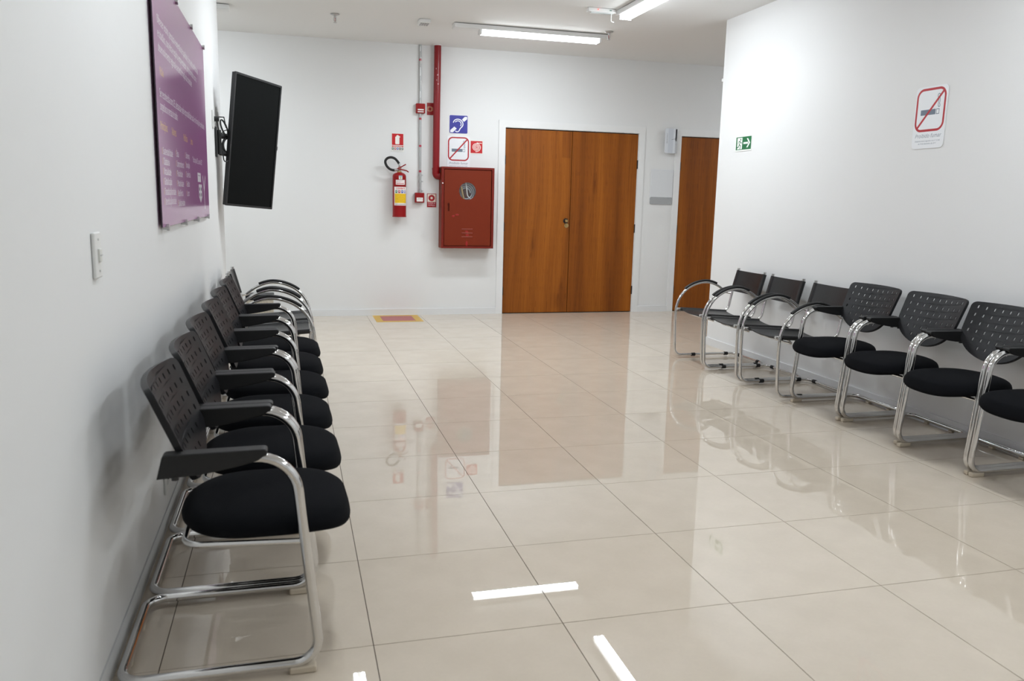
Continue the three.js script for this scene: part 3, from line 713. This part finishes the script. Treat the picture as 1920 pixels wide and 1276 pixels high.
{ // hose cabinet
  const zf = ZB + 0.17;
  const a = onZ(828.2, 312, zf), b = onZ(924, 465.5, zf), x0 = a.x, x1 = b.x + 0.002, y0 = b.y, y1 = a.y, w = x1 - x0, h = y1 - y0;
  const t = thing('hose_cabinet', 'red metal fire hose cabinet with round glass window and vent slots', 'cabinet', [(x0 + x1) / 2, (y0 + y1) / 2, ZB]);
  const s = 0.004, D = 0.165;
  obj('body', [box(-w / 2, -w / 2 + s, -h / 2, h / 2, 0.001, D), box(w / 2 - s, w / 2, -h / 2, h / 2, 0.001, D), box(-w / 2 + s, w / 2 - s, h / 2 - s, h / 2, 0.001, D), box(-w / 2 + s, w / 2 - s, -h / 2, -h / 2 + s, 0.001, D), box(-w / 2 + s, w / 2 - s, -h / 2 + s, h / 2 - s, 0.001, 0.005)], M.cabinetRed, t);
  const rimShape = roundRectShape(w, h, 0.002); rimShape.holes.push(new THREE.Path(roundRectShape(w - 0.052, h - 0.044, 0.002).getPoints(3).reverse()));
  obj('front_rim', new THREE.ExtrudeGeometry(rimShape, { depth: 0.012, bevelEnabled: true, bevelThickness: 0.002, bevelSize: 0.001, bevelSegments: 2 }).translate(0, 0, D - 0.004), phy({ color: rgb(0.175, 0.011, 0.004), roughness: 0.45, specularIntensity: 0.6 }), t);
  const dw = w - 0.066, dh = h - 0.058;
  const win = onZ(876.8, 358.2, zf), wx = win.x - t.position.x, wy = win.y - t.position.y, wr = 0.096;
  const doorShape = roundRectShape(dw, dh, 0.002);
  const hole = new THREE.Path(); hole.absarc(wx, wy, wr, 0, Math.PI * 2, true); doorShape.holes.push(hole);
  const hx = onZ(841, 386.5, zf).x - t.position.x, hy = onZ(841, 388, zf).y - t.position.y;
  const slot = new THREE.Path(roundRectShape(0.022, 0.088, 0.004, hx, hy).getPoints(3).reverse()); doorShape.holes.push(slot);
  const door = obj('cabinet_door', new THREE.ExtrudeGeometry(doorShape, { depth: 0.005, bevelEnabled: false, curveSegments: 32 }).translate(0, 0, D - 0.003), M.cabinetRed, t);
  obj('handle_recess', [box(hx - 0.013, hx + 0.013, hy - 0.046, hy + 0.046, D - 0.022, D - 0.019)], M.cabinetRed, door);
  const vx = onZ(876, 436, zf).x - t.position.x;
  for (const v of [429.5, 436.8, 443.8]) {
    const y = onZ(876, v, zf).y - t.position.y;
    obj('vent_louvre', tube([V(vx - 0.062, y, D + 0.001), V(vx + 0.062, y, D + 0.001)], 0.0055, 8), std({ color: rgb(0.27, 0.035, 0.016), roughness: 0.4 }), door);
  }
  const dab = std({ color: rgb(0.32, 0.008, 0.006), roughness: 0.35 });
  [[857, 402.5, 0.022, 0.010], [850, 405, 0.016, 0.012], [875, 434, 0.02, 0.010], [876, 440.5, 0.02, 0.012], [875, 456.5, 0.014, 0.03]].forEach(([u, v, sx, sy]) => {
    const p = onZ(u, v, zf), g = new THREE.SphereGeometry(1, 10, 6).scale(sx, sy, 0.0012).translate(p.x - t.position.x, p.y - t.position.y, D + 0.002);
    obj('paint_dab', g, dab, door);
  });
  obj('window_glass', cyl(wr - 0.001, 0.003, wx, wy, D - 0.001, 'z', 40), phy({ color: 0xffffff, transmission: 1, thickness: 0, roughness: 0.02, ior: 1.5 }), door);
  obj('lock_stud', cyl(0.007, 0.01, -w / 2 + 0.012, wy + 0.082, D + 0.009, 'z', 12), M.white, t);
  // coiled hose and nozzle inside, seen through the glass
  const coil = [];
  for (let a = 0; a < Math.PI * 14; a += 0.25) { const rr = 0.05 + a * 0.0034; coil.push(V(wx + rr * Math.cos(a), wy - 0.02 + rr * Math.sin(a), 0.075)); }
  obj('coiled_hose', tube(coil, 0.0085, 6, 2.5), std({ color: rgb(0.52, 0.52, 0.56), roughness: 0.6 }), t);
  obj('nozzle', tube([V(wx - 0.065, wy + 0.05, 0.12), V(wx - 0.035, wy - 0.09, 0.12)], 0.014, 10), M.brass, t);
  obj('strap', tube(spline([V(wx - 0.01, wy + 0.1, 0.115), V(wx, wy + 0.02, 0.12), V(wx + 0.012, wy - 0.05, 0.12), V(wx + 0.05, wy - 0.09, 0.115)], 20), 0.006, 8, 1.8), M.whitePlastic, t);
}
{ // painted clear area on the floor under the extinguisher
  const t = thing('floor_marking', 'yellow bordered red square painted on the floor below the extinguisher', 'floor marking', [0.918, 0, -6.722]);
  const yel = std({ color: rgb(0.60, 0.36, 0.045), roughness: 0.45 }), red = std({ color: rgb(0.38, 0.095, 0.10), roughness: 0.45 });
  const s = new THREE.Shape([[-0.255, -0.254], [0.255, -0.254], [0.255, 0.254], [-0.255, 0.254]].map((p) => new THREE.Vector2(...p)));
  s.holes.push(new THREE.Path([[-0.178, -0.178], [-0.178, 0.178], [0.178, 0.178], [0.178, -0.178]].map((p) => new THREE.Vector2(...p))));
  obj('yellow_border', new THREE.ExtrudeGeometry(s, { depth: 0.0012, bevelEnabled: false }).rotateX(-Math.PI / 2).translate(0, 0.0002, 0), yel, t);
  obj('red_square', box(-0.177, 0.177, 0.0002, 0.0014, -0.177, 0.177), red, t);
}

// ---------------------------------------------------------------- poster, switch, sockets on the left wall
{
  const w = 1.985, h = 1.005;
  const t = thing('wall_poster', 'purple acrylic wall poster with white Portuguese text held by metal standoffs', 'poster', [-0.707, 1.693, -2.2175], Math.PI / 2);
  const tex = canvasTexture(2048, 1030, (c, W, Hh) => {
    c.fillStyle = '#933a88'; c.fillRect(0, 0, W, Hh);
    const X = (k) => k * W, Y = (k) => k * Hh;
    const line = (t, x, y, width, size, color = '#f6f0f7', bold = '') => { c.fillStyle = color; c.font = `${bold}${size}px sans-serif`; c.fillText(t, X(x), Y(y) + size * 0.36, X(width)); };
    line('Oferecer ensino, pesquisa e extensão de qualidade, formando profissionais', 0.055, 0.189, 0.90, 46);
    line('e cidadãos, com ética e espírito empreendedor, comprometidos com o', 0.055, 0.243, 0.91, 46);
    line('desenvolvimento regional e a transformação da sociedade', 0.055, 0.296, 0.75, 46);
    line('Visão', 0.06, 0.386, 0.06, 44, '#dba062', 'bold ');
    line('Ser reconhecida como IES, destacada e pela responsabilidade social e na formação de profissionais', 0.045, 0.473, 0.90, 46);
    line('competitivos no mercado de trabalho', 0.045, 0.523, 0.27, 46);
    [['Princípios', 0.035, 0.10], ['Valores', 0.20, 0.075], ['Política', 0.41, 0.10], ['Lema', 0.555, 0.05]].forEach(([t, x, k]) => line(t, x, 0.60, k, 46, '#dba062', 'bold '));
    const col = (items, x, y0, dy, width) => items.forEach((t, i) => {
      c.fillStyle = '#d0905e'; c.fillRect(X(x) - 26, Y(y0 + i * dy) - 13, 9, 26);
      line(t, x, y0 + i * dy, width, 40);
    });
    col(['Sustentabilidade', 'Cidadania', 'Virtualidade', 'Globalização', 'Transdisciplinaridade', 'Interdisciplinaridade'], 0.055, 0.698, 0.0402, 0.17);
    col(['Ética', 'Comprometimento', 'Pluralidade', 'Proatividade', 'Resiliência', 'Solidariedade'], 0.262, 0.69, 0.0438, 0.13);
    col(['Liderança', 'Inovação', 'Coerência', 'Gestão', 'Lucro'], 0.435, 0.682, 0.0458, 0.11);
    line('"Todos pela IES, uma só IES"', 0.585, 0.69, 0.27, 40);
    // crest: white box, shield and a flourish
    c.fillStyle = '#f6f0f7'; c.fillRect(X(0.695), Y(0.752), X(0.085), Y(0.05));
    c.fillStyle = '#b9a6be'; c.fillRect(X(0.705), Y(0.764), X(0.06), 6);
    c.fillStyle = '#f6f0f7'; c.beginPath(); c.moveTo(X(0.715), Y(0.815)); c.lineTo(X(0.80), Y(0.815)); c.lineTo(X(0.80), Y(0.885)); c.lineTo(X(0.757), Y(0.918)); c.lineTo(X(0.715), Y(0.885)); c.closePath(); c.fill();
    c.fillStyle = '#4a2a58'; for (const [p, q] of [[0.728, 0.832], [0.770, 0.832], [0.728, 0.864], [0.770, 0.864]]) c.fillRect(X(p), Y(q), X(0.017), Y(0.018));
    c.strokeStyle = '#f6f0f7'; c.lineWidth = 24; c.beginPath(); c.moveTo(X(0.835), Y(0.765)); c.lineTo(X(0.862), Y(0.85)); c.lineTo(X(0.872), Y(0.955)); c.stroke(); c.beginPath(); c.moveTo(X(0.91), Y(0.765)); c.lineTo(X(0.862), Y(0.85)); c.stroke();
  });
  obj('panel', plateGeo(w, h, 0.004, 0.005), [phy({ map: tex, roughness: 0.5, clearcoat: 0.8, clearcoatRoughness: 0.12 }), std({ color: rgb(0.03, 0.012, 0.03), roughness: 0.4 })], t);
  const spots = [];
  for (const z of [-1.33, -1.959, -2.554, -3.19]) spots.push([z, 2.196]);
  for (const z of [-1.322, -1.947, -2.496, -3.09]) spots.push([z, 1.188]);
  for (const [z, y] of spots) obj('standoff', [cyl(0.011, 0.024, -(z + 2.2175), y - 1.693, -0.0005, 'z', 16), cyl(0.0135, 0.010, -(z + 2.2175), y - 1.693, 0.0115, 'z', 16)], M.steel, t);
}
{
  const t = thing('light_switch', 'white rounded wall switch plate with rocker, left of the poster', 'switch', [XL, 1.160, -0.108], Math.PI / 2);
  obj('plate', rbox(0.074, 0.122, 0.010, 0.0045, 0, 0, 0.0055), M.whitePlastic, t);
  obj('rocker', rbox(0.024, 0.036, 0.008, 0.003, 0.004, 0.0, 0.0125), std({ color: rgb(0.70, 0.70, 0.66), roughness: 0.4 }), t);
  obj('rocker_gap', rbox(0.022, 0.003, 0.002, 0.0008, 0.004, 0, 0.0168), M.galvanised, t);
  for (const s of [-1, 1]) obj('screw', cyl(0.003, 0.002, 0.002, s * 0.042, 0.011, 'z', 10), M.galvanised, t);
}
function socketPlate(label, y, z, w = 0.075, h = 0.12) {
  const t = thing('wall_socket', label, 'socket', [XL, y, z], Math.PI / 2);
  obj('plate', rbox(w, h, 0.010, 0.0045, 0, 0, 0.0055), M.whitePlastic, t);
  obj('socket_insert', rbox(w * 0.6, w * 0.6, 0.006, 0.002, 0, 0, 0.0105), std({ color: rgb(0.62, 0.63, 0.62), roughness: 0.4 }), t);
  obj('pin_hole', [-0.012, 0, 0.012].map((d) => cyl(0.0024, 0.002, d, d === 0 ? -0.004 : 0, 0.0136, 'z', 8)), M.black, t);
  return t;
}
socketPlate('white wall socket plate low on the wall behind the perforated chair arm', 0.205, -1.077);
socketPlate('white wall socket plate with a black plug behind the television', 1.835, -3.90);
socketPlate('white wall socket plate high beside the television mount', 1.885, -4.26, 0.10, 0.13);

// ---------------------------------------------------------------- television, mount and cord
{
  const t = thing('television', 'black flat television hung upright on a swivel arm from the wall', 'television', [-0.459, 1.701, -4.308]);
  t.rotation.set(0.088, 0.959, -0.057, 'YXZ');
  const w = 0.55, h = 0.95;
  obj('back_shell', rbox(w - 0.004, h - 0.004, 0.026, 0.006, 0, 0, -0.020), M.black, t);
  obj('rear_bulge', rbox(w * 0.55, h * 0.6, 0.014, 0.005, 0.06, -0.02, -0.037), M.black, t);
  const s = roundRectShape(w, h, 0.006); s.holes.push(new THREE.Path(roundRectShape(w - 0.026, h - 0.026, 0.002, 0, 0).getPoints(3).reverse()));
  obj('bezel', new THREE.ExtrudeGeometry(s, { depth: 0.010, bevelEnabled: true, bevelThickness: 0.0015, bevelSize: 0.001, bevelSegments: 2 }).translate(0, 0, -0.009), M.black, t);
  obj('screen', box(-w / 2 + 0.012, w / 2 - 0.012, -h / 2 + 0.012, h / 2 - 0.012, -0.007, -0.003), phy({ color: rgb(0.0035, 0.0042, 0.0042), roughness: 0.16, specularIntensity: 0.22 }), t);
  obj('sensor', rbox(0.012, 0.03, 0.012, 0.003, w / 2 + 0.003, 0.0, -0.004), M.black, t);
}
{
  const t = thing('television_mount', 'black metal swivel wall mount behind the television', 'tv mount', [XL, 1.69, -4.06]);
  obj('wall_plate', rbox(0.014, 0.21, 0.075, 0.004, 0.0075, 0, 0), M.black, t);
  obj('pivot', cyl(0.014, 0.17, 0.03, 0, 0, 'y', 14), M.black, t);
  obj('upper_arm', tube([V(0.03, 0.045, 0), V(0.13, 0.045, -0.13)], 0.02, 8, 0.5), M.black, t);
  obj('lower_arm', tube([V(0.03, -0.075, 0), V(0.135, -0.085, -0.13)], 0.018, 8, 0.7), M.black, t);
  obj('tilt_head', rbox(0.03, 0.2, 0.03, 0.004, 0.15, -0.01, -0.15), M.black, t);
  const ring = new THREE.TorusGeometry(0.055, 0.009, 8, 28).rotateY(0.9).translate(0.085, -0.02, -0.07);
  obj('cable_guide', ring, M.black, t);
}
{
  const p = (u, v, z) => onZ(u, v, z);
  const pts = [V(XL + 0.03, 1.835, -3.90), V(XL + 0.035, 1.78, -3.92), V(XL + 0.045, 1.70, -3.97), V(XL + 0.055, 1.60, -4.0), V(XL + 0.06, 1.56, -4.02), V(XL + 0.08, 1.56, -4.08), V(XL + 0.105, 1.60, -4.14)];
  const t = thing('power_cord', 'black power cord hanging from the wall plug to the television', 'cord');
  obj('plug', [cyl(0.017, 0.03, XL + 0.029, 1.838, -3.90, 'x', 16)], M.rubber, t);
  obj('cable', tube(spline(pts, 50), 0.0042, 8), M.rubber, t);
  const coil = [];
  for (let a = 0; a <= Math.PI * 2 * 3; a += 0.3) coil.push(V(XL + 0.058 + 0.018 * Math.cos(a) - 0.016 * Math.sin(a) + a * 0.0004, 1.795 + 0.055 * Math.sin(a), -4.10 + 0.012 * Math.cos(a * 1.3)));
  obj('coiled_cable', tube([V(XL + 0.02, 1.875, -4.18), V(XL + 0.06, 1.872, -4.14), ...coil, V(XL + 0.06, 1.77, -4.07), V(XL + 0.04, 1.74, -4.04)], 0.0038, 6), M.rubber, t);
}

// ---------------------------------------------------------------- waste bin past the wall end
{
  const t = thing('waste_bin', 'beige ribbed bin with a dark lid behind the leather chairs', 'bin', [-0.54, 0, -6.72]);
  const bm = std({ color: rgb(0.50, 0.45, 0.37), roughness: 0.6 });
  obj('body', rbox(0.27, 0.235, 0.22, 0.008, 0, 0.1185, 0), bm, t);
  for (let i = 0; i < 9; i++) obj('rib', rbox(0.020, 0.215, 0.008, 0.003, -0.112 + i * 0.028, 0.115, 0.112), bm, t);
  obj('lid', rbox(0.285, 0.052, 0.24, 0.010, 0, 0.263, 0), M.plastic, t);
}

// ---------------------------------------------------------------- small ceiling fittings
function sprinkler(label, x, z) {
  const t = thing('sprinkler', label, 'sprinkler', [x, H, z]);
  obj('escutcheon', new THREE.LatheGeometry([[0, -0.001], [0.040, -0.001], [0.042, -0.006], [0.030, -0.012], [0.014, -0.016], [0, -0.016]].map(([a, b]) => new THREE.Vector2(a, b)).reverse(), 24), M.steel, t);
  obj('body', cyl(0.011, 0.022, 0, -0.024, 0, 'y', 12), M.steel, t);
  for (const s of [-1, 1]) obj('frame_arm', tube(rounded([V(s * 0.010, -0.034, 0), V(s * 0.014, -0.055, 0), V(0, -0.074, 0)], 0.01, 4), 0.003, 6), M.steel, t);
  obj('glass_bulb', cyl(0.0028, 0.03, 0, -0.050, 0, 'y', 8), std({ color: rgb(0.35, 0.01, 0.02), roughness: 0.2 }), t);
  obj('deflector', cyl(0.016, 0.003, 0, -0.077, 0, 'y', 16), M.steel, t);
}
{
  const a = onPlane(628, 26, 'y', H), b = onPlane(1116, 67, 'y', H - 0.005);
  sprinkler('small ceiling sprinkler alone in front of the white wall', a.x, a.z);
  sprinkler('small ceiling sprinkler beside the tube fixture over the double door', b.x + 0.06, b.z + 0.22);
}
{
  const p = onPlane(795, 42, 'y', H - 0.02);
  const t = thing('ceiling_sensor', 'small white louvred ceiling sensor above the red pipe', 'sensor', [p.x, H, p.z]);
  obj('housing', rbox(0.105, 0.036, 0.15, 0.008, 0, -0.0185, 0), M.lampWhite, t);
  for (let i = 0; i < 4; i++) obj('louvre', rbox(0.013, 0.008, 0.11, 0.002, -0.033 + i * 0.022, -0.039, 0.008), M.galvanised, t);
}
{
  const a = onPlane(1113.5, 14, 'y', H - 0.02), b = onPlane(1164, 17, 'y', H - 0.02);
  const t = thing('emergency_light', 'slim white emergency light with a red diode on the ceiling', 'emergency light', [2.425, H, -4.70]);
  obj('body', rbox(0.255, 0.036, 0.055, 0.006, 0, -0.019, 0), M.whitePlastic, t);
  obj('lens', rbox(0.20, 0.006, 0.04, 0.002, 0, -0.040, 0), std({ color: rgb(0.66, 0.70, 0.70), roughness: 0.25 }), t);
  obj('red_diode', cyl(0.005, 0.006, -0.04, -0.016, 0.030, 'z', 10), std({ color: rgb(0.6, 0.05, 0.05), emissive: rgb(1, 0.08, 0.06), emissiveIntensity: 3 }), t);
  obj('test_button', rbox(0.02, 0.006, 0.004, 0.001, 0.075, -0.018, 0.0285), std({ color: rgb(0.05, 0.16, 0.12), roughness: 0.4 }), t);
  obj('hanger_wire', tube(rounded([V(0.085, -0.036, 0.02), V(0.085, -0.105, 0.02), V(0.11, -0.11, 0.02)], 0.008, 4), 0.003, 6), M.whitePlastic, t);
}
{
  const t = thing('corner_hook', 'tiny white hook on the corner edge of the exit sign wall', 'hook', [XR + 0.02, 2.455, ZRE]);
  obj('hook', rbox(0.03, 0.03, 0.03, 0.006, -0.005, 0, -0.0155), M.whitePlastic, t);
}

scene.traverse((o) => { if (o.isMesh) { o.castShadow = true; o.receiveShadow = true; } });
renderer.render(scene, camera);
